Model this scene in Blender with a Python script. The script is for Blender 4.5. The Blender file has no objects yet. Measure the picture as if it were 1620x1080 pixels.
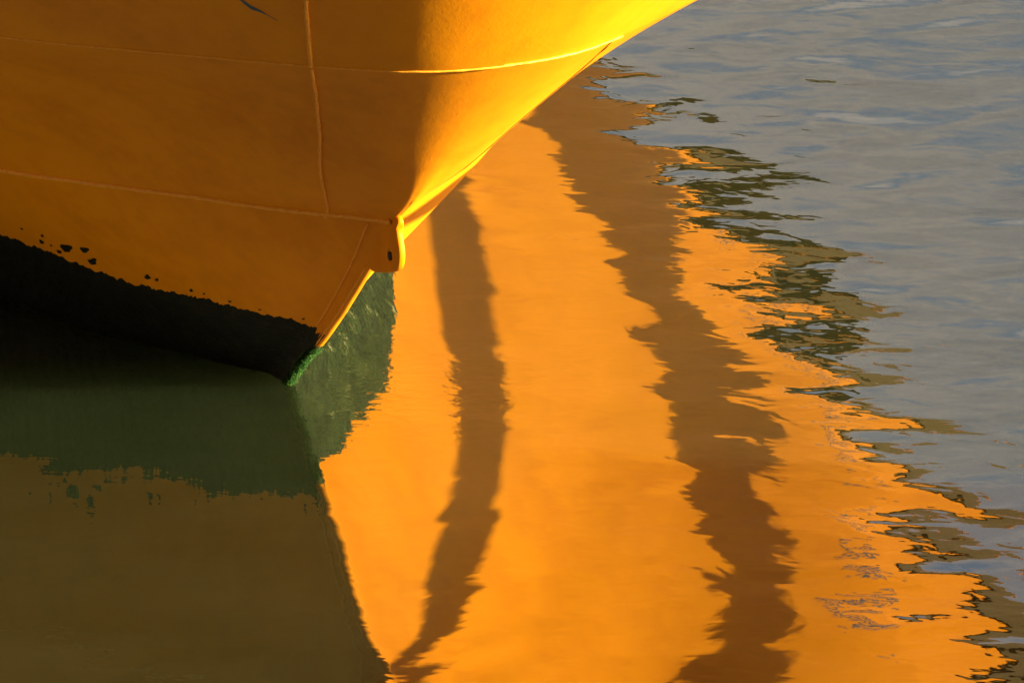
import bpy, bmesh, math, random
from mathutils import Vector, Matrix, noise
random.seed(7)
R = math.radians
C = bpy.context.scene.collection
sc = bpy.context.scene

# ------------------------------------------------------------ camera
PITCH = R(20); DIST = 50.0
cd = bpy.data.cameras.new('camera'); cam = bpy.data.objects.new('camera', cd); C.objects.link(cam)
cam.location = (0, -DIST*math.cos(PITCH), DIST*math.sin(PITCH))
cam.rotation_euler = (math.pi/2-PITCH, 0, 0)
cd.sensor_width = 36; cd.lens = 250; cd.clip_start = 1; cd.clip_end = 6000
sc.camera = cam

# ------------------------------------------------------------ sky and sun
SUN_AZ = -14.0      # degrees from +X, counter-clockwise
SUN_EL = 13.0
CLOUD = (4.2, 3.6, 3.05, 1)
w = bpy.data.worlds.new('World'); sc.world = w; w.use_nodes = True
nt = w.node_tree
sky = nt.nodes.new('ShaderNodeTexSky'); sky.sky_type = 'NISHITA'; sky.sun_disc = False
sky.sun_elevation = R(SUN_EL); sky.sun_rotation = R(90-SUN_AZ)
sky.air_density = 0.8; sky.dust_density = 3.0; sky.ozone_density = 1.0
bg = nt.nodes['Background']; bg.inputs['Strength'].default_value = 0.05
tc = nt.nodes.new('ShaderNodeTexCoord'); cm = nt.nodes.new('ShaderNodeMapping'); cm.inputs['Scale'].default_value = (1.0, 1.0, 2.6)
cm.inputs['Location'].default_value = (3.1, .4, .35)
nt.links.new(tc.outputs['Generated'], cm.inputs['Vector'])
cn = nt.nodes.new('ShaderNodeTexNoise'); cn.inputs['Scale'].default_value = 2.6; cn.inputs['Detail'].default_value = 2.5; cn.inputs['Roughness'].default_value = .6
nt.links.new(cm.outputs[0], cn.inputs['Vector'])
cr = nt.nodes.new('ShaderNodeMapRange'); cr.interpolation_type = 'SMOOTHSTEP'; cr.inputs[1].default_value = .30; cr.inputs[2].default_value = .62; cr.inputs[3].default_value = .10; cr.inputs[4].default_value = 1.0
nt.links.new(cn.outputs['Fac'], cr.inputs[0])
cx = nt.nodes.new('ShaderNodeMix'); cx.data_type = 'RGBA'; cx.inputs[7].default_value = CLOUD
nt.links.new(cr.outputs[0], cx.inputs['Factor']); nt.links.new(sky.outputs[0], cx.inputs[6]); nt.links.new(cx.outputs[2], bg.inputs['Color'])
sd = bpy.data.lights.new('sun', 'SUN'); sun = bpy.data.objects.new('sun', sd); C.objects.link(sun)
sd.energy = 5.0; sd.angle = R(0.5); sd.color = (1.0, 0.86, 0.60)
sdir = Vector((math.cos(R(SUN_AZ))*math.cos(R(SUN_EL)), math.sin(R(SUN_AZ))*math.cos(R(SUN_EL)), math.sin(R(SUN_EL))))
sun.rotation_euler = sdir.to_track_quat('Z', 'Y').to_euler()
sc.view_settings.view_transform = 'Standard'; sc.view_settings.look = 'None'
sc.view_settings.exposure = 2.15; sc.view_settings.gamma = 1

# ------------------------------------------------------------ node helpers
def mat(name):
    m = bpy.data.materials.new(name); m.use_nodes = True
    t = m.node_tree; p = t.nodes['Principled BSDF']
    return m, t, p
def N(t, typ, **kw):
    n = t.nodes.new(typ)
    for k, v in kw.items():
        if k in n.inputs.keys(): n.inputs[k].default_value = v
        else: setattr(n, k, v)
    return n
def mth(t, op, a, b=None, c=None, clamp=False):
    n = t.nodes.new('ShaderNodeMath'); n.operation = op; n.use_clamp = clamp
    for i, v in enumerate((a, b, c)):
        if v is None: continue
        if isinstance(v, (int, float)): n.inputs[i].default_value = v
        else: t.links.new(v, n.inputs[i])
    return n.outputs[0]
def noise_tex(t, vec, scale, detail=3, rough=.5, dist=0):
    n = N(t, 'ShaderNodeTexNoise', Scale=scale, Detail=detail, Roughness=rough, Distortion=dist)
    t.links.new(vec, n.inputs['Vector']); return n.outputs['Fac']
def mapping(t, src, scale=(1, 1, 1), rot=(0, 0, 0), loc=(0, 0, 0)):
    m = t.nodes.new('ShaderNodeMapping')
    m.inputs['Scale'].default_value = scale; m.inputs['Rotation'].default_value = rot; m.inputs['Location'].default_value = loc
    t.links.new(src, m.inputs['Vector']); return m.outputs[0]
def ramp(t, fac, stops):
    r = t.nodes.new('ShaderNodeValToRGB'); e = r.color_ramp.elements
    while len(e) < len(stops): e.new(.5)
    for i, (p, c) in enumerate(stops):
        e[i].position = p; e[i].color = (c[0], c[1], c[2], 1)
    t.links.new(fac, r.inputs[0]); return r.outputs[0]

# ------------------------------------------------------------ materials
def paint_material():
    m, t, p = mat('orange_paint')
    co = t.nodes.new('ShaderNodeTexCoord').outputs['Object']
    big = noise_tex(t, co, .9, 4, .55)
    st = noise_tex(t, mapping(t, co, (1.0, 1.0, .18)), 7, 4, .6)
    mix = mth(t, 'ADD', mth(t, 'MULTIPLY', big, .65), mth(t, 'MULTIPLY', st, .35))
    col = ramp(t, mix, [(.30, (.68, .21, .001)), (.52, (.82, .275, .001)), (.74, (.88, .315, .001))])
    # small chips and grime specks
    sp = noise_tex(t, co, 38, 2, .5)
    spk = mth(t, 'GREATER_THAN', sp, .775)
    mx = t.nodes.new('ShaderNodeMix'); mx.data_type = 'RGBA'
    t.links.new(mth(t, 'MULTIPLY', spk, .6), mx.inputs['Factor']); t.links.new(col, mx.inputs[6]); mx.inputs[7].default_value = (.10, .035, .01, 1)
    t.links.new(mx.outputs[2], p.inputs['Base Color'])
    rg = mth(t, 'ADD', .42, mth(t, 'MULTIPLY', big, .16)); t.links.new(rg, p.inputs['Roughness'])
    p.inputs['Specular IOR Level'].default_value = .14
    h = mth(t, 'ADD', mth(t, 'MULTIPLY', noise_tex(t, co, 1.3, 2), .011),
        mth(t, 'ADD', mth(t, 'MULTIPLY', noise_tex(t, co, 22, 5, .65), .0016), mth(t, 'MULTIPLY', noise_tex(t, co, 75, 2, .6), .0007)))
    b = N(t, 'ShaderNodeBump', Strength=1.0, Distance=1.0); t.links.new(h, b.inputs['Height']); t.links.new(b.outputs[0], p.inputs['Normal'])
    return m
def weed_material(name, stops):
    m, t, p = mat(name)
    co = t.nodes.new('ShaderNodeTexCoord').outputs['Object']
    n1 = noise_tex(t, co, 6, 5, .65); n2 = noise_tex(t, mapping(t, co, (1, 1, .3)), 30, 4, .6)
    col = ramp(t, mth(t, 'ADD', mth(t, 'MULTIPLY', n1, .6), mth(t, 'MULTIPLY', n2, .4)),
        stops)
    t.links.new(col, p.inputs['Base Color']); p.inputs['Roughness'].default_value = .55; p.inputs['Specular IOR Level'].default_value = .25
    h = mth(t, 'ADD', mth(t, 'MULTIPLY', noise_tex(t, co, 12, 5, .7), .03), mth(t, 'MULTIPLY', n2, .012))
    b = N(t, 'ShaderNodeBump', Strength=1.0, Distance=1.0); t.links.new(h, b.inputs['Height']); t.links.new(b.outputs[0], p.inputs['Normal'])
    return m
def algae_material():
    m, t, p = mat('green_algae')
    co = t.nodes.new('ShaderNodeTexCoord').outputs['Object']
    col = ramp(t, noise_tex(t, co, 25, 3), [(.3, (.008, .035, .003)), (.55, (.022, .075, .008)), (.75, (.07, .14, .02))])
    t.links.new(col, p.inputs['Base Color']); p.inputs['Roughness'].default_value = .7; p.inputs['Specular IOR Level'].default_value = .1
    return m
def plain(name, c, rough=.6, sc_=12, var=.25, metal=0):
    m, t, p = mat(name)
    co = t.nodes.new('ShaderNodeTexCoord').outputs['Object']
    n = noise_tex(t, co, sc_, 5, .6)
    a = tuple(x*(1-var) for x in c); b_ = tuple(x*(1+var) for x in c)
    t.links.new(ramp(t, n, [(.3, a), (.7, b_)]), p.inputs['Base Color'])
    p.inputs['Roughness'].default_value = rough; p.inputs['Metallic'].default_value = metal
    b = N(t, 'ShaderNodeBump', Strength=.5, Distance=.01); t.links.new(n, b.inputs['Height']); t.links.new(b.outputs[0], p.inputs['Normal'])
    return m
def water_material():
    m = bpy.data.materials.new('harbour_water'); m.use_nodes = True; t = m.node_tree
    for n in list(t.nodes): t.nodes.remove(n)
    out = t.nodes.new('ShaderNodeOutputMaterial')
    geo = t.nodes.new('ShaderNodeNewGeometry').outputs['Position']
    sx = t.nodes.new('ShaderNodeSeparateXYZ'); t.links.new(geo, sx.inputs[0])
    # open water to the right and beyond is rougher than the lee of the hull
    k = mth(t, 'ADD', mth(t, 'MULTIPLY', sx.outputs[0], .55), mth(t, 'MULTIPLY', sx.outputs[1], .07))
    mr = N(t, 'ShaderNodeMapRange', interpolation_type='SMOOTHSTEP'); t.links.new(k, mr.inputs[0])
    mr.inputs[1].default_value = -.6; mr.inputs[2].default_value = 2.2; mr.inputs[3].default_value = WAVE['calm']; mr.inputs[4].default_value = 1.0
    patch = mth(t, 'ADD', .35, mth(t, 'MULTIPLY', noise_tex(t, geo, .5, 2), 1.3))
    amp = mth(t, 'MULTIPLY', mr.outputs[0], patch)
    dv = t.nodes.new('ShaderNodeVectorMath'); dv.operation = 'DISTANCE'; t.links.new(geo, dv.inputs[0]); dv.inputs[1].default_value = (-.85, -1.0, 0)
    near = mth(t, 'POWER', 2.718, mth(t, 'MULTIPLY', mth(t, 'POWER', dv.outputs['Value'], 2), -1.1))
    hs = None
    for (scale, rot, a, det, dist) in WAVE['layers']:
        v = mapping(t, geo, (1, 1.0, 1), (0, 0, R(rot)), (scale*3.1, scale*1.7, 0))
        v = mapping(t, v, (WAVE['sx'], 1, 1))
        n = mth(t, 'MULTIPLY', noise_tex(t, v, scale, det, .5, dist), a)
        hs = n if hs is None else mth(t, 'ADD', hs, n)
    h = mth(t, 'MULTIPLY', hs, amp)
    rp = mth(t, 'MULTIPLY', noise_tex(t, mapping(t, geo, (.7, 1, 1)), 11, 2, .5, .4), .0050)
    h = mth(t, 'ADD', h, mth(t, 'MULTIPLY', rp, near))
    h = mth(t, 'ADD', h, mth(t, 'MULTIPLY', noise_tex(t, mapping(t, geo, (.45, 1, 1), (0, 0, R(12))), 16, 2, .5, .3), .00022))
    b = N(t, 'ShaderNodeBump', Strength=1.0, Distance=1.0); t.links.new(h, b.inputs['Height'])
    body = ramp(t, noise_tex(t, mapping(t, geo, (.6, 1, 1)), 1.1, 4, .6), [(.3, BODY[0]), (.7, BODY[1])])
    df = t.nodes.new('ShaderNodeSubsurfaceScattering'); df.falloff = 'BURLEY'; t.links.new(body, df.inputs['Color']); df.inputs['Scale'].default_value = 2.2; df.inputs['Radius'].default_value = (1.0, 1.0, .8)
    gl = N(t, 'ShaderNodeBsdfGlossy', Roughness=.012); t.links.new(b.outputs[0], gl.inputs['Normal'])
    gl.inputs[0].default_value = (1, 1, 1, 1)
    fr = N(t, 'ShaderNodeFresnel', IOR=WATER_IOR); t.links.new(b.outputs[0], fr.inputs['Normal'])
    mx = t.nodes.new('ShaderNodeMixShader'); t.links.new(fr.outputs[0], mx.inputs[0]); t.links.new(df.outputs[0], mx.inputs[1]); t.links.new(gl.outputs[0], mx.inputs[2])
    t.links.new(mx.outputs[0], out.inputs[0])
    return m
WAVE = dict(calm=.36, sx=.7, layers=[(.55, 25, .016, 1, .2), (1.7, -15, .024, 0, .5), (4.5, 8, .0048, 1.5, .6), (11, 0, .0006, 1.5, .5)])
BODY = [(.013, .0205, .007), (.020, .028, .011)]
WATER_IOR = 2.35

# ------------------------------------------------------------ hull form (ship axes: f forward, l to starboard, z up)
ORG = Vector((-1.539, -.869, 0)); HEAD = R(-69)
HV = Vector((math.cos(HEAD), math.sin(HEAD), 0)); SV = Vector((math.sin(HEAD), -math.cos(HEAD), 0))
# the ship's local x = forward, y = port, z = up
def pchip(xs, ys):
    n = len(xs); d = [(ys[i+1]-ys[i])/(xs[i+1]-xs[i]) for i in range(n-1)]
    m = [d[0]]+[0 if d[i-1]*d[i] <= 0 else 2*d[i-1]*d[i]/(d[i-1]+d[i]) for i in range(1, n-1)]+[d[-1]]
    def f(x):
        if x <= xs[0]: return ys[0]+(x-xs[0])*m[0]
        if x >= xs[-1]: return ys[-1]
        i = 0
        while x > xs[i+1]: i += 1
        hh = xs[i+1]-xs[i]; t = (x-xs[i])/hh
        return (2*t**3-3*t*t+1)*ys[i]+(t**3-2*t*t+t)*hh*m[i]+(-2*t**3+3*t*t)*ys[i+1]+(t**3-t*t)*hh*m[i+1]
    return f
S = [0, .03, .1, .25, .5, 1.0, 1.6, 2.5, 4, 6.5, 10, 15, 22, 30, 45]
LV = {-1: [.02, .022, .04, .08, .15, .3, .5, .8, 1.2, 1.9, 3.0, 4.6, 6.2, 7.2, 7.5],
 0: [.018, .019, .02, .05, .24, .58, .96, 1.38, 1.95, 2.8, 3.9, 5.4, 6.9, 7.7, 8.0],
 .5: [.018, .019, .02, .055, .27, .63, 1.05, 1.5, 2.12, 3.1, 4.3, 5.8, 7.2, 8.0, 8.2],
 1.89: [.018, .025, .045, .17, .43, .90, 1.43, 2.1, 3.0, 4.2, 5.6, 7.0, 8.1, 8.6, 8.8],
 2.3: [.01, .10, .22, .40, .63, 1.03, 1.53, 2.28, 3.3, 4.55, 5.9, 7.2, 8.2, 8.7, 8.9],
 2.8: [.0, .20, .37, .58, .82, 1.22, 1.76, 2.6, 3.82, 5.1, 6.33, 7.45, 8.3, 8.8, 9.0],
 3.2: [.0, .26, .455, .69, 1.0, 1.53, 2.15, 3.05, 4.29, 5.57, 6.69, 7.7, 8.5, 8.9, 9.0],
 3.55: [.0, .33, .56, .83, 1.20, 1.86, 2.62, 3.5, 4.6, 5.85, 6.9, 7.9, 8.6, 9.0, 9.1],
 5.3: [.0, .5, .85, 1.28, 1.78, 2.55, 3.35, 4.4, 5.75, 7.2, 8.2, 9.1, 9.95, 10.3, 10.5]}
Z1, Z2, Z3 = 1.89, 3.55, 5.3
cur = {z: pchip([math.sqrt(s) for s in S], v) for z, v in LV.items()}
Ff = pchip([-1, 0, .26, .52, 1.38, 1.89, 2.12, 2.47, 2.81, 3.16, 3.36, 3.55, 3.96, 4.5, 5.3], [-1.2, 0, .297, .667, 1.65, 2.154, 2.46, 2.845, 3.24, 3.66, 3.90, 4.13, 4.54, 5.07, 5.85])
# height of the two lengthwise plate seams against distance from the stem
seam_z1 = pchip([0, .04, .32, .73, 1.1, 1.72, 2.41, 4, 8, 45], [1.89, 1.867, 1.845, 1.812, 1.80, 1.743, 1.66, 1.58, 1.5, 1.5])
def seam_z2(s): return Z2
def half0(s, z):
    q = math.sqrt(max(s, 0))
    if z >= Z2: t = (z-Z2)/(Z3-Z2); return cur[Z2](q)*(1-t)+cur[Z3](q)*t
    ks = [1.89, 2.3, 2.8, 3.2, 3.55] if z >= Z1 else [-1, 0, .5, Z1]
    return pchip(ks, [cur[k](q) for k in ks])(z)
def half(s, z):
    s = max(s, 0); a = seam_z1(s)
    if a < z < Z1: return half0(s, a)*(Z1-z)/(Z1-a+1e-6)+half0(s, Z1)*(z-a)/(Z1-a+1e-6)
    return half0(s, z)
def hp(s, z, side, off=0.0):
    """point on the hull skin; side +1 = starboard; off = metres outward"""
    p = Vector((Ff(z)-s, -side*half(s, z), z))
    if off:
        e = .02
        ds = Vector((-e, -side*(half(s+e, z)-half(s, z)), 0))
        zz = z+e if z+e < Z3 else z-e
        dz = Vector((Ff(zz)-s, -side*half(s, zz), zz))-p
        n = ds.cross(dz).normalized()
        if n.y*side > 0: n = -n
        p = p+n*off
    return p

def link(name, bm, m, parent=None, smooth=True):
    me = bpy.data.meshes.new(name); bmesh.ops.recalc_face_normals(bm, faces=bm.faces[:]); bm.to_mesh(me); bm.free()
    o = bpy.data.objects.new(name, me); C.objects.link(o); me.materials.append(m)
    if smooth:
        for p in me.polygons: p.use_smooth = True
    if parent: o.parent = parent
    return o
def tag(o, label=None, cat=None, group=None, kind=None):
    if label: o['label'] = label
    if cat: o['category'] = cat
    if group: o['group'] = group
    if kind: o['kind'] = kind
def grid(bm, rows):
    vs = [[bm.verts.new(p) for p in r] for r in rows]
    for i in range(len(vs)-1):
        for j in range(len(vs[0])-1):
            bm.faces.new((vs[i][j], vs[i][j+1], vs[i+1][j+1], vs[i+1][j]))
    return vs
def tube(bm, pts, rad, seg=8):
    rings = []
    for i, p in enumerate(pts):
        d = (pts[min(i+1, len(pts)-1)]-pts[max(i-1, 0)]).normalized()
        a = d.cross(Vector((0, 0, 1))); a = (a if a.length > .1 else d.cross(Vector((1, 0, 0)))).normalized(); b = d.cross(a)
        r = rad(i) if callable(rad) else rad
        rings.append([bm.verts.new(p+(a*math.cos(k*2*math.pi/seg)+b*math.sin(k*2*math.pi/seg))*r) for k in range(seg)])
    for i in range(len(rings)-1):
        for k in range(seg):
            bm.faces.new((rings[i][k], rings[i][(k+1) % seg], rings[i+1][(k+1) % seg], rings[i+1][k]))
    for r in (rings[0], rings[-1]):
        bm.faces.new(r)

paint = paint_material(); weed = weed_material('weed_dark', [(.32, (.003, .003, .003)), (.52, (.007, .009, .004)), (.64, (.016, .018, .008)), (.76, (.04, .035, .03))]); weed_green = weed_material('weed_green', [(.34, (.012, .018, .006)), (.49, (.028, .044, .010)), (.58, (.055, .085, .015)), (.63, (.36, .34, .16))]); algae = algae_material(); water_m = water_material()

# ------------------------------------------------------------ water
bm = bmesh.new(); grid(bm, [[Vector((x, y, 0)) for x in (-1500, -60, 60, 1500)] for y in (-300, -60, 60, 3000)])
o = link('water', bm, water_m, smooth=False); tag(o, kind='structure')

# ------------------------------------------------------------ the ship
ship = bpy.data.objects.new('ship', None); C.objects.link(ship); ship.location = ORG; ship.rotation_euler = (0, 0, HEAD)
tag(ship, 'orange steel ship bow with welded plates and black weed at the waterline', 'ship')

SS = [(.0285*i)**2 for i in range(25)]+[.5+.12*i for i in range(1, 30)]+[4.1+.35*i for i in range(1, 40)]+[18+1.5*i for i in range(1, 18)]
def zsteps(a, b, n): return [a+(b-a)*i/n for i in range(n+1)]
def skin():
    bm = bmesh.new()
    for side in (1, -1):
        for k, n in ((0, 26), (1, 24), (2, 14)):
            rows = []
            for i in range(n+1):
                t = i/n; r = []
                for s in SS:
                    a, b = ((-1, seam_z1(s)), (seam_z1(s), seam_z2(s)), (seam_z2(s), Z3))[k]
                    r.append(hp(s, a+(b-a)*t, side, .012*(1-t)**6 if k and side > 0 else 0))   # upper strake laps over the lower one
                rows.append(r)
            grid(bm, rows)
    # nose strip between the two sides, transom and deck
    zz = zsteps(-1, Z3, 60)
    grid(bm, [[hp(0, z, 1), hp(0, z, -1)] for z in zz])
    grid(bm, [[hp(SS[-1], z, 1), hp(SS[-1], z, -1)] for z in zz])
    return bm
link('hull', skin(), paint, ship)
bm = bmesh.new(); grid(bm, [[hp(s, Z3-.9, 1, -.02), hp(s, Z3-.9, -1, -.02)] for s in SS])
link('deck', bm, plain('deck_paint', (.18, .07, .03), .7), ship)
# bulwark capping
bm = bmesh.new()
for side in (1, -1):
    tube(bm, [hp(s, Z3, side, .01) for s in SS if s > .02], .07, 8)
link('bulwark_rail', bm, paint, ship)

# dark painted rubbing band under the rail
bm = bmesh.new()
for side in (1, -1):
    low = pchip([0, 1.5, 4, 9, 11, 12.5, 13.5, 15, 18, 45], [4.75, 4.7, 4.4, 4.05, 3.85, 3.6, 3.0, 2.5, 2.25, 2.2])
    grid(bm, [[hp(s, low(s)+a*(5.24-low(s)), side, o_) for s in SS] for a, o_ in [(0, .0)]+[(.005+.99*i/36, .05) for i in range(37)]+[(1, .0)]])
link('rubbing_band', bm, plain('dark_band_paint', (.085, .048, .002), .7, 6), ship)

# fairlead housing standing out from the rail, and blue-grey painted strokes on the far bow
bm = bmesh.new()
grid(bm, [[hp(s, Z3-.3, -1, -.3), hp(s, Z3-.3, -1, .45), hp(s, Z3-.02, -1, .7)+Vector((0, 0, .3)), hp(s, Z3-.02, -1, .6)+Vector((0, 0, .85)), hp(s, Z3-.02, -1, -.3)+Vector((0, 0, .85)), hp(s, Z3-.3, -1, -.3)] for s in (19.6, 19.9, 21, 22.3, 22.6)])
link('fairlead', bm, plain('fairlead_dark_paint', (.04, .03, .01), .5, 6), ship, smooth=False)
bluegrey = plain('blue_grey_marking', (.07, .10, .13), .6, 20)
for (s0, z0, s1, z1_) in ((5.75, 3.05, 5.95, 3.38), (6.15, 3.05, 6.15, 3.38), (6.5, 3.05, 6.5, 3.38), (6.5, 3.38, 6.8, 3.2), (8.45, 3.1, 8.45, 3.42), (8.9, 3.1, 8.75, 3.42), (9.2, 3.1, 9.2, 3.4), (9.6, 3.05, 9.9, 3.4), (10.3, 3.0, 10.3, 3.35), (10.7, 3.0, 11.0, 3.35), (11.5, 2.9, 11.5, 3.2), (12.0, 2.75, 12.3, 2.95)):
    bm = bmesh.new(); n = 6; pts = [(s0+(s1-s0)*i/n, z0+(z1_-z0)*i/n) for i in range(n+1)]
    grid(bm, [[hp(a-.06, b, -1, .004), hp(a+.06, b, -1, .004)] for a, b in pts]); link('painted_stroke', bm, bluegrey, ship)
# scraped sliver on the near bow
bm = bmesh.new(); pts = [(.70, 4.14, .004), (.687, 4.119, .016), (.656, 4.065, .020), (.625, 4.04, .012), (.60, 4.01, .003), (.562, 3.962, .001)]
grid(bm, [[hp(a, b-c, 1, .003), hp(a, b, 1, .006), hp(a, b+c, 1, .003)] for a, b, c in pts]); link('scrape', bm, bluegrey, ship)
bm = bmesh.new(); grid(bm, [[hp(.02+.01*k, 4.16-.02*k-.008, -1, .004), hp(.02+.01*k, 4.16-.02*k+.006, -1, .004)] for k in range(4)]); link('rust_chip', bm, plain('rust', (.12, .03, .01), .9), ship)

# weld seams
weldp = plain('weld_paint', (.92, .36, .012), .5, 30, .12)
def bead(pts, r, seed):
    bm = bmesh.new()
    def rad(i): return r*(1+.30*noise.noise(Vector((i*.35, seed, 0)))+.2*noise.noise(Vector((i*1.3, seed, 5))))
    tube(bm, [p+Vector([.003*noise.noise(Vector((i*.25, seed, k*7))) for k in range(3)]) for i, p in enumerate(pts)], rad, 6)
    link('weld_seam', bm, weldp, ship)
ss = [(.012*i)**2 for i in range(3, 250)]+[9.1+.2*i for i in range(60)]
bead([hp(s, seam_z1(s)+.006, 1, .012) for s in ss], .018, 1)
bead([hp((.012*i)**2, Z2+.006, -1, .008) for i in range(46, 2, -1)]+[hp(s, Z2+.006, 1, .011) for s in ss], .010, 5)
# vertical butt welds
def butt(pts, side, r, seed, off=.003):
    f = pchip([-p[1] for p in pts], [p[0] for p in pts]); a, b = pts[0][1], pts[-1][1]; n = int((a-b)/.02)
    bead([hp(f(-(a+(b-a)*i/n)), a+(b-a)*i/n, side, off) for i in range(n+1)], r, seed)
butt([(.47, 5.0), (.463, 4.244), (.46, 4.053), (.452, 3.875), (.446, 3.699), (.438, 3.55)], 1, .014, 9, .009)
butt([(.438, 3.53), (.441, 3.223), (.431, 2.978), (.412, 2.718), (.404, 2.417), (.40, 2.133), (.395, 1.80)], 1, .012, 11, .009)
# raised edge of the stem plate, and the weld near the far shoulder
bead([hp(.003, z, 1, -.003) for z in zsteps(1.9, 3.50, 80)], .003, 31)
SHOULDER = [(.27, 3.54), (.32, 3.4), (.42, 3.05), (.42, 2.8), (.42, 2.45), (.40, 2.2), (.33, 2.05), (.12, 1.92)]
butt(SHOULDER, -1, .006, 33, .001)

# stem bar
def stem_bar(za, zb, n):
    bm = bmesh.new(); rows = []
    for z in zsteps(za, zb, n):
        f = Ff(z); j = .004*noise.noise(Vector((z*6, 3, 1)))
        hw = .029
        rows.append([Vector((f-.24, hw-.002, z)), Vector((f-.01, hw+j, z)), Vector((f+.004, hw*.72, z)), Vector((f+.006, -hw*.72, z)), Vector((f-.01, -hw+j, z)), Vector((f-.24, -hw+.002, z))])
    grid(bm, rows); return bm
link('stem_bar', stem_bar(.50, Z1+.02, 60), paint, ship)
link('stem_foot', stem_bar(-.9, .499, 40), weed_green, ship)
bead([hp(.17, z, 1, .003) for z in [.66+.02*i for i in range(58)]], .009, 42)
bead([Vector((Ff(z)-.02, -.030, z)) for z in [.54+.02*i for i in range(44)]], .006, 43)

# towing eye under the knuckle: thick lug with a hole
def lug():
    out = [(2.05, 1.97), (2.17, 1.96), (2.285, 1.935), (2.25, 1.88), (2.237, 1.843), (2.255, 1.80), (2.28, 1.75), (2.295, 1.70), (2.285, 1.64), (2.25, 1.58), (2.172, 1.541), (2.08, 1.505), (2.00, 1.476), (1.90, 1.447), (1.817, 1.42), (1.72, 1.40), (1.64, 1.42), (1.66, 1.52), (1.80, 1.70), (1.93, 1.86)]
    n = len(out); c = (2.10, 1.63)
    hole = []
    for (x, z) in out:
        a = math.atan2(z-c[1], x-c[0]); hole.append((c[0]+.040*math.cos(a), c[1]+.036*math.sin(a)))
    bm = bmesh.new(); H = .028; L = []
    def ring(pts, y): return [bm.verts.new((x, y, z)) for x, z in pts]
    def inset(k): return [(c[0]+(x-c[0])*k, c[1]+(z-c[1])*k) for x, z in out]
    rs = [ring(hole, 0), ring(hole, -H), ring(inset(.88), -H), ring(inset(.96), -H*.86), ring(out, -H*.5), ring(out, H*.5), ring(inset(.96), H*.86), ring(inset(.88), H), ring(hole, H), ring(hole, .0)]
    for a, b in zip(rs[:-1], rs[1:]):
        for i in range(n): bm.faces.new((a[i], a[(i+1) % n], b[(i+1) % n], b[i]))
    return bm
eye = link('towing_eye', lug(), paint, ship)
md = eye.modifiers.new('sub', 'SUBSURF'); md.levels = md.render_levels = 2
bm = bmesh.new(); tube(bm, [Vector((2.10, -.024, 1.63)), Vector((2.10, .024, 1.63))] if False else [Vector((2.10, -.024, 1.63)), Vector((2.10, .024, 1.63))], .030, 10)
link('eye_bore', bm, plain('rusty_dark_steel', (.03, .018, .012), .5), eye)

# weed crust round the waterline
CR = {1: pchip([0, .19, .73, 1.44, 1.96, 2.5, 5, 45], [.62, .64, .67, .72, .79, .83, .85, .8]), -1: pchip([0, 1.5, 3, 5, 9, 45], [.52, .50, .40, .33, .25, .25])}
def crust(side):
    bm = bmesh.new(); rows = []
    n = 1500; m = 14
    cols = []
    s = .0
    while s < 30:
        cols.append(s); s += .006 if s < 6 else (.02 if s < 12 else .2)
    if True:
        for s in cols:
            v = Vector((s*1.0, side*3, 0))
            top = CR[side](s)+.05*noise.noise(v*1.1)+.035*noise.noise(v*6)+.035*noise.noise(v*14)+.03*noise.noise(v*26)+.02*noise.noise(v*70)
            if s < .12: top += .10*(1-s/.12)*(.6+noise.noise(v*60))
            c = []
            for k in range(m):
                z = -.15+(top+.15)*k/(m-1)
                ss = s+(Ff(z)-Ff(0))*0
                o_ = .008+.012*abs(noise.noise(Vector((s*9, z*9, side))))
                c.append(hp(s, z, side, o_ if k < m-1 else .001))
            rows.append(c)
    grid(bm, rows)
    # loose spots of weed above the edge
    spots = [(1.62+.3*i+random.uniform(-.1, .1), random.uniform(.56, .72), random.uniform(.004, .016)) for i in range(-2, 8)]
    spots = SPOTS if side == 1 else []
    for (s, z, r) in spots:
        k = 11; ph = random.random()*9
        cc = bm.verts.new(hp(s, z, side, .008))
        ring = [bm.verts.new(hp(s+r*math.cos(a)*(1+.4*math.sin(3*a+ph)), z+r*1.25*math.sin(a)*(1+.3*math.cos(2*a+ph)), side, .003)) for a in [i*2*math.pi/k for i in range(k)]]
        for i in range(k): bm.faces.new((cc, ring[i], ring[(i+1) % k]))
    return bm
SPOTS = [(2.294, .99, .012), (2.122, .98, .012), (2.132, .90, .02), (1.92, .91, .045), (1.776, .95, .032), (1.706, .84, .032), (1.98, .84, .02), (1.314, .81, .02), (1.25, .80, .012), (2.05, .89, .01), (1.02, .76, .012), (.93, .755, .008), (.75, .73, .010), (.55, .71, .008), (.3, .69, .008)]
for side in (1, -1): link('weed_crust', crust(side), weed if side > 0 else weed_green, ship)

# bright algae on the stem
bm = bmesh.new()
for i in range(1500):
    z = random.uniform(-.02, .5); z = z if z < .47 else random.uniform(0, .4)
    side = random.choice((1, -1, -1, 0))
    s = random.uniform(-.01, .05 if side == 1 else .25)
    p = hp(max(s, 0), z, side if side else 1, .012) if side else Vector((Ff(z)+.012, random.uniform(-.03, .03), z))
    for q in range(3):
        d = Vector((random.gauss(.3, .6), random.gauss(0, .6), random.gauss(-.3, .6))).normalized()
        e = d.cross(Vector((random.random(), random.random(), random.random()))).normalized()
        L_ = random.uniform(.006, .022)
        a = bm.verts.new(p-e*.003); b = bm.verts.new(p+e*.003); c = bm.verts.new(p+d*L_+e*.002); dd = bm.verts.new(p+d*L_-e*.002)
        bm.faces.new((a, b, c, dd))
link('algae', bm, algae, ship, smooth=False)

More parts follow.
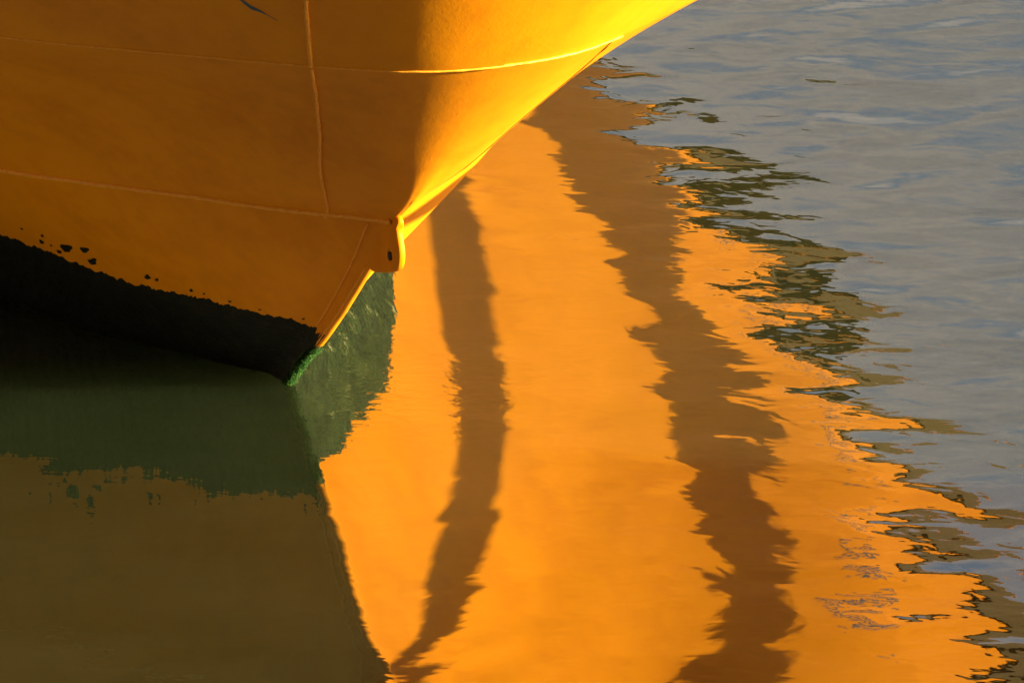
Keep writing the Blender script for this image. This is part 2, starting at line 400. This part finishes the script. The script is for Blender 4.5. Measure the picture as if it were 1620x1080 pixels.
# ------------------------------------------------------------ unseen mooring post, its spars added and shaped to shade the far bow
UV = Vector((-math.sin(R(SUN_AZ)), math.cos(R(SUN_AZ)), 0)); AV = Vector((math.cos(R(SUN_AZ)), math.sin(R(SUN_AZ)), 0))
RD = 6.0; TE = math.tan(R(SUN_EL))
wood = plain('weathered_timber', (.16, .11, .07), .8, 20)
def sp(u, v, r=RD): return AV*r+UV*u+Vector((0, 0, v+r*TE))
stage = bpy.data.objects.new('unseen_dolphin', None); C.objects.link(stage)
base = AV*RD+UV*13.0; stage.location = base
tag(stage, 'unseen timber pile with long spars added to shade the far bow', 'mooring post')
def beam(u0, u1, v0, v1, t0, t1):
    bm = bmesh.new(); n = 24; rows = []
    for i in range(n+1):
        f = i/n; u = u0+(u1-u0)*f; v = v0+(v1-v0)*f; t = (t0+(t1-t0)*f)/2
        c = sp(u, v)-base
        rows.append([c+AV*a*t+Vector((0, 0, b*t)) for a, b in ((-1, -1), (1, -1), (1, 1), (-1, 1), (-1, -1))])
    vs = grid(bm, rows); bmesh.ops.remove_doubles(bm, verts=bm.verts[:], dist=1e-5)
    link('spar', bm, wood, stage, smooth=False)
def beam(lo, hi, u0, u1):
    lo = pchip([p[0] for p in lo], [p[1] for p in lo]); hi = pchip([p[0] for p in hi], [p[1] for p in hi])
    bm = bmesh.new(); n = 60; pts = []; rr = []
    for i in range(n+1):
        u = u0+(u1-u0)*i/n; a, b = lo(u), hi(u)
        pts.append(sp(u, (a+b)/2)-base); rr.append(max(.012, (b-a)/2)*(1+.05*noise.noise(Vector((u*2, 1, 1)))))
    tube(bm, pts, lambda i: rr[i], 12)
    link('spar', bm, wood, stage)
beam([(-2.8, 1.68), (-2.3, 1.63), (-1.8, 1.53), (-1.1, 1.375), (-.4, 1.235), (.8, 1.16), (2, 1.07), (3.1, 1.0), (4.3, .98), (13, .95)],
     [(-2.8, 1.75), (-2.2, 1.72), (-1.2, 1.62), (-.3, 1.5), (.9, 1.41), (2.1, 1.38), (3.4, 1.32), (4.8, 1.28), (6, 1.24), (13, 1.2)], -2.8, 13)
beam([(-.3, 2.42), (.8, 2.39), (2.2, 2.36), (2.8, 2.28), (4, 2.17), (5.1, 2.16), (6.3, 2.08), (7.6, 1.97), (8.3, 1.83), (13, 1.7)],
     [(-.3, 2.54), (1.5, 2.56), (2.9, 2.56), (4.1, 2.53), (5.8, 2.62), (6.7, 2.58), (7.7, 2.5), (8.6, 2.5), (9.5, 2.72), (11, 2.95), (13, 3.0)], -.3, 13)
bm = bmesh.new(); tube(bm, [Vector((0, 0, -1.5)), Vector((0, 0, 2)), Vector((.02, 0, 5)), Vector((.03, .02, 8.2))], lambda i: .26-.01*i, 16)
link('pile', bm, wood, stage)

# ------------------------------------------------------------ unseen quayside and warehouses, added to keep open sky off the ship's near side
brick = plain('dark_brick', (.05, .035, .028), .9, 3)
stone = plain('quay_stone', (.07, .06, .05), .9, 2)
tin = plain('dark_roof_sheet', (.05, .05, .05), .8, 4)
glassy = plain('grimy_glass', (.02, .025, .03), .2, 4)
def box(bm, x0, x1, y0, y1, z0, z1):
    v = [bm.verts.new((x, y, z)) for x in (x0, x1) for y in (y0, y1) for z in (z0, z1)]
    for f in ((0, 1, 3, 2), (4, 6, 7, 5), (0, 4, 5, 1), (2, 3, 7, 6), (0, 2, 6, 4), (1, 5, 7, 3)): bm.faces.new([v[i] for i in f])
bm = bmesh.new(); box(bm, -140, 120, -120, -51, -3, 3.2); box(bm, -140, -42, -50.9, 120, -3, 3.2)
q = link('unseen_quay', bm, stone, smooth=False); tag(q, kind='structure')
def unseen_warehouse(x0, x1, y0, y1, hgt, face, label):
    e = bpy.data.objects.new('unseen_warehouse', None); C.objects.link(e); e.location = ((x0+x1)/2, (y0+y1)/2, 3.2); tag(e, label, 'unseen_warehouse')
    X, Y = (x1-x0)/2, (y1-y0)/2
    bm = bmesh.new(); box(bm, -X, X, -Y, Y, 0, hgt); link('wall', bm, brick, e, smooth=False)
    bm = bmesh.new(); v = [bm.verts.new(p) for p in ((-X-.5, -Y-.5, hgt+.01), (X+.5, -Y-.5, hgt+.01), (X+.5, Y+.5, hgt+.01), (-X-.5, Y+.5, hgt+.01))]
    r = [bm.verts.new(p) for p in (((-X, 0, hgt+5), (X, 0, hgt+5)) if X > Y else ((0, -Y, hgt+5), (0, Y, hgt+5)))]
    if X > Y: fs = ((v[0], v[1], r[1], r[0]), (v[2], v[3], r[0], r[1]), (v[1], v[2], r[1]), (v[3], v[0], r[0]))
    else: fs = ((v[1], v[2], r[1], r[0]), (v[3], v[0], r[0], r[1]), (v[0], v[1], r[0]), (v[2], v[3], r[1]))
    for f in fs: bm.faces.new(f)
    bm.faces.new(v); link('roof', bm, tin, e, smooth=False)
    n = int((2*(X if face == 'y' else Y))/14)
    for i in range(n):
        for k in range(int(hgt/6)):
            c = -(n-1)*7+i*14; z = 2+6*k
            bm = bmesh.new()
            if face == 'y': box(bm, c-1.2, c+1.2, Y-.2, Y+.06, z, z+2.6)
            else: box(bm, X-.2, X+.06, c-1.2, c+1.2, z, z+2.6)
            link('window', bm, glassy, e, smooth=False)
unseen_warehouse(-75, 110, -90, -56, 44, 'y', 'unseen long dark brick building added to block sky ahead of the ship')
unseen_warehouse(-100, -46, -44, 110, 42, 'x', 'unseen dark brick building added to block sky off the starboard bow')

# unseen flat vessel added to shade the water and stop sun bounce onto hull
pe = bpy.data.objects.new('unseen_barge', None); C.objects.link(pe); pc = AV*13.5+UV*-8.6; pe.location = pc; pe.rotation_euler = (0, 0, R(SUN_AZ))
tag(pe, 'unseen black flat vessel added to shade the water ahead of the bow', 'added_barge')
bm = bmesh.new(); box(bm, -7.4, 8, -6.3, 6.7, -.6, 1.25); bmesh.ops.bevel(bm, geom=bm.edges[:], offset=.08, segments=2, affect='EDGES'); link('float', bm, plain('black_tar', (.012, .012, .012), .9), pe, smooth=False)
bm = bmesh.new()
for i in range(40): box(bm, -7.2+i*.375, -7.2+i*.375+.35, -6.1, 6.4, 1.253, 1.29)
link('deck', bm, plain('dark_planks', (.03, .024, .018), .9), pe, smooth=False)
for x in (-5, 0.5, 7):
    for y in (-5.9, 6.2):
        bm = bmesh.new(); tube(bm, [Vector((x, y, 1.29)), Vector((x, y, 1.47)), Vector((x, y, 1.49)), Vector((x, y, 1.57))], lambda i: (.09, .09, .15, .15)[i], 12); link('bollard', bm, plain('black_iron', (.02, .02, .02), .6), pe)
